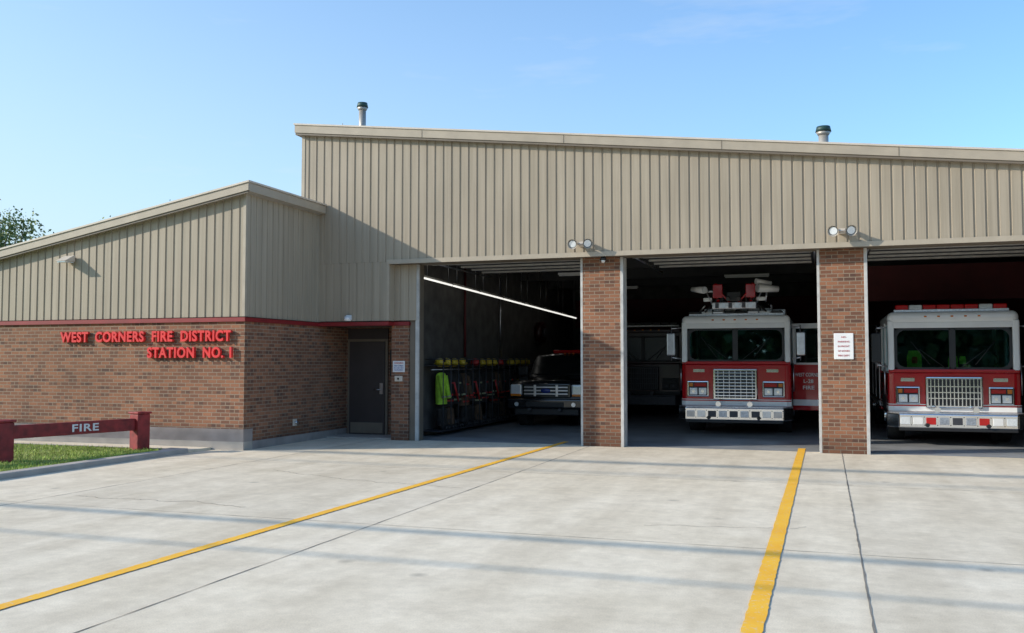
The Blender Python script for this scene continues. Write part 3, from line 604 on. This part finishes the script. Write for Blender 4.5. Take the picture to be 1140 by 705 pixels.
for i in range(15):
    y=19.75+i*.47+random.uniform(-.05,.05); mt=HIVIS if i==0 else (TANC if i%5==3 else COATM); zc=1.46+random.uniform(-.05,.02); hh=random.uniform(.72,.86)
    cyl('rack_upright_%d'%i,(-8.25,19.52+i*.47,.1),(-8.25,19.52+i*.47,1.75),.013,DSTEEL,GR,n=8)
    cyl('rack_crosstube_%d'%i,(-8.25,19.52+i*.47,1.74),(-8.70,19.52+i*.47,1.74),.013,DSTEEL,GR,n=8)
    coat('coat_%d'%i,-8.42,y,zc,mt,random.uniform(.16,.21),hh)
    tp=(REFL,HELR,REFL,HELR,HELR)[i%5]
    if i!=0:
        for q,zz in enumerate((zc-.30,zc-hh+.08)):
            bmx=bmesh.new(); rg=[]
            for zq in (0,.04):
                rg.append([bmx.verts.new((-8.42+math.cos(k/14*6.283)*.135,y+math.sin(k/14*6.283)*.215,zz+zq)) for k in range(14)])
            for k in range(14): bmx.faces.new((rg[0][k],rg[0][(k+1)%14],rg[1][(k+1)%14],rg[1][k]))
            frombm('tape_%d_%d'%(i,q),bmx,tp,GR,True)
    for s in (-1,1):
        ye=y+s*random.uniform(.14,.2); cyl('sleeve_%d_%d'%(i,s),(-8.38,y+s*.14,zc-.08),(-8.28,ye,zc-.60),.06,mt,GR,r1=.05,n=10); cyl('cuff_%d_%d'%(i,s),(-8.285,ye,zc-.54),(-8.278,ye,zc-.58),.058,tp,GR,n=10)
    if i%4!=2: coat('trousers_%d'%i,-8.40,y,.62,(COATM,TANC,HELR,COATM)[i%4],.15,.40)
    if i%3==1: cyl('suspenders_%d'%i,(-8.22,y-.1,1.2),(-8.20,y+.12,.75),.022,HELR,GR,n=8)
    for s in (-1,1): cyl('boot_%d_%d'%(i,s),(-8.38,y+s*.08,.125),(-8.38,y+s*.08,.34),.055,BLACK,GR,n=10); box('boot_toe_%d_%d'%(i,s),-8.38,-8.22,y+s*.08-.045,y+s*.08+.045,.127,.21,BLACK,GR,bev=.02)
    if i%6!=4:
        hm=HELY if i not in (5,9) else HELR
        ball('helmet_%d'%i,(-8.45,y,1.665),.115,hm,GR,(1.1,.9,.9)); cyl('helmet_brim_%d'%i,(-8.45,y,1.63),(-8.45,y,1.645),.155,hm,GR,r1=.12)
        box('helmet_shield_%d'%i,-8.34,-8.325,y-.035,y+.035,1.67,1.76,BLACK,GR)

# ---------------------------------------------------------------- trees
LEAF=[M('leaf_light',(.20,.24,.08),.7,var=.35),M('leaf_mid',(.13,.165,.05),.7,var=.3),M('leaf_dark',(.06,.085,.03),.7,var=.3)]
BARK=M('bark',(.10,.08,.06),.9,var=.3,bmp=.5)
def tree(name,x,y,h,rad,n=5000,leaf=.28,seed=0,sparse=1.0):
    rnd=random.Random(seed); e=empty(name,(x,y,0))
    cyl('trunk',(0,0,-.1),(0,0,h*.5),h*.022,BARK,e,r1=h*.012,n=10)
    clumps=[]
    for k in range(24):
        a=rnd.uniform(0,6.28); r=rad*rnd.uniform(.15,1.0); z=h*rnd.uniform(.42,.95); r*=1-.55*max(0,(z/h-.65)/.35)
        c=Vector((math.cos(a)*r,math.sin(a)*r,z)); clumps.append((c,rad*rnd.uniform(.12,.30)))
        cyl('limb_%d'%k,(0,0,h*rnd.uniform(.25,.5)),c,h*.008,BARK,e,r1=h*.002,n=6)
    bm=bmesh.new()
    for i in range(n):
        c,r=clumps[rnd.randrange(len(clumps))]
        d=Vector((rnd.gauss(0,1),rnd.gauss(0,1),rnd.gauss(0,.8))); d=d.normalized()*r*rnd.random()**.5*sparse
        p=c+d; s=leaf*rnd.uniform(.5,1.2); u=Vector((rnd.gauss(0,1),rnd.gauss(0,1),rnd.gauss(0,1))).normalized(); w=u.cross(Vector((rnd.gauss(0,1),rnd.gauss(0,1),rnd.gauss(0,1)))).normalized()
        f=bm.faces.new([bm.verts.new(p+u*s*.5),bm.verts.new(p+w*s*.3),bm.verts.new(p-u*s*.5),bm.verts.new(p-w*s*.3)]); f.material_index=rnd.choice((0,0,1,1,2))
    me=bpy.data.meshes.new('foliage'); bm.to_mesh(me); bm.free()
    for m in LEAF: me.materials.append(m)
    link('foliage',me,None,e); return e
tree('maple_tree',-50.5,46,11.4,4.6,4600,.26,1,1.4); tree('maple_tree',-45.2,50,11.8,4.2,3400,.26,2,1.5); tree('maple_tree',-60,52,12.5,5.2,4000,.28,3,1.3)
tree('maple_tree',-42.5,54,12.6,3.8,2600,.26,5,1.6)
def row(name,x0,x1,y,h,n,seed,dens=.9):
    rnd=random.Random(seed); bm=bmesh.new()
    cs=[(Vector((rnd.uniform(x0,x1),y+rnd.uniform(-4,4),rnd.uniform(.1,.8)*h)),rnd.uniform(1.5,3.2)) for _ in range(int((x1-x0)*dens))]
    for i in range(n):
        c,r=cs[rnd.randrange(len(cs))]; d=Vector((rnd.gauss(0,1),rnd.gauss(0,1),rnd.gauss(0,1))).normalized()*r*rnd.random()**.4; p=c+d
        if p.z<0: continue
        s=1.3*rnd.uniform(.6,1.3); u=Vector((rnd.gauss(0,1),rnd.gauss(0,1),rnd.gauss(0,1))).normalized(); w=u.cross(Vector((rnd.gauss(0,1),rnd.gauss(0,1),rnd.gauss(0,1)))).normalized()
        f=bm.faces.new([bm.verts.new(p+u*s*.5),bm.verts.new(p+w*s*.4),bm.verts.new(p-u*s*.5),bm.verts.new(p-w*s*.4)]); f.material_index=rnd.choice((1,2,2,2))
    me=bpy.data.meshes.new(name); bm.to_mesh(me); bm.free()
    for m in LEAF: me.materials.append(m)
    link(name,me,None)
row('distant_tree_row',-60,70,-52,10,20000,11,2.4); row('distant_tree_row',-30,120,95,5,5000,12)

UP=empty('utility_line')
for i,x in enumerate((-70,45)):
    cyl('pole_%d'%i,(x,.2,-.3),(x,.2,15.6),.17,WOOD,UP,r1=.11); box('crossarm_%d'%i,x-.06,x+.06,-1.2,1.6,14.9,15.05,WOOD,UP)
def wire(n,y,z,r): cyl(n,(-70,y,z),(45,y,z),r,WIRE,UP,n=8)
wire('cable_bundle',-.25,9.0,.055); wire('cable_low',-.75,8.2,.025); wire('feeder',.55,15.15,.10); wire('phase_a',-.9,15.15,.03)

# ---------------------------------------------------------------- light, sky, camera
EL,AZ=24.2,64.0
sd=Vector((-math.sin(R(AZ))*math.cos(R(EL)),-math.cos(R(AZ))*math.cos(R(EL)),math.sin(R(EL))))
sl=bpy.data.lights.new('sun','SUN'); sl.energy=5; sl.angle=R(.5); sl.color=(1,.935,.82)
so=bpy.data.objects.new('sun',sl); C.objects.link(so); so.rotation_euler=(-sd).to_track_quat('-Z','Y').to_euler()
w=bpy.data.worlds.new("World"); S.world=w; w.use_nodes=True; t=w.node_tree; bg=t.nodes['Background']
sk=N(t,'ShaderNodeTexSky',sky_type='NISHITA'); sk.sun_disc=False; sk.sun_elevation=R(EL); sk.sun_rotation=R(180+AZ); sk.air_density=1.0; sk.dust_density=1.0; sk.ozone_density=1.5
c=mixc(t,1.0,sk.outputs[0],(1.08,1.56,1.95),'MULTIPLY')
tc=N(t,'ShaderNodeTexCoord'); nv=N(t,'ShaderNodeVectorMath',operation='NORMALIZE'); t.links.new(tc.outputs['Generated'],nv.inputs[0])
sp=N(t,'ShaderNodeSeparateXYZ'); t.links.new(nv.outputs[0],sp.inputs[0])
dt=N(t,'ShaderNodeVectorMath',operation='DOT_PRODUCT'); dt.inputs[1].default_value=(-math.sin(R(AZ)),-math.cos(R(AZ)),0); t.links.new(nv.outputs[0],dt.inputs[0])
side=ramp(t,math_(t,'MULTIPLY_ADD',dt.outputs['Value'],.5,.5),.12,.78)
hor=math_(t,'POWER',math_(t,'SUBTRACT',1,math_(t,'ABSOLUTE',sp.outputs[2])),2.6)
hz=math_(t,'MULTIPLY',math_(t,'MULTIPLY_ADD',side,1.25,.05),hor)
n=math_(t,'MINIMUM',hz,.80)
c=mixc(t,n,c,(4.7,5.8,6.3))
cn=noise(t,nv.outputs[0],3.5,5,.6,(1,1,5)); cm=math_(t,'MULTIPLY',ramp(t,cn,.60,.78),.25)
c=mixc(t,cm,c,(5.4,5.9,6.2))
t.links.new(c,bg.inputs[0]); bg.inputs[1].default_value=.15
cd=bpy.data.cameras.new('camera'); cd.sensor_width=36; cd.lens=32.53; cd.clip_end=3000; cd.clip_start=.05
co=bpy.data.objects.new('camera',cd); C.objects.link(co); co.location=(0,0,1.7); co.rotation_euler=(R(90+2.75),0,R(18.67)); S.camera=co
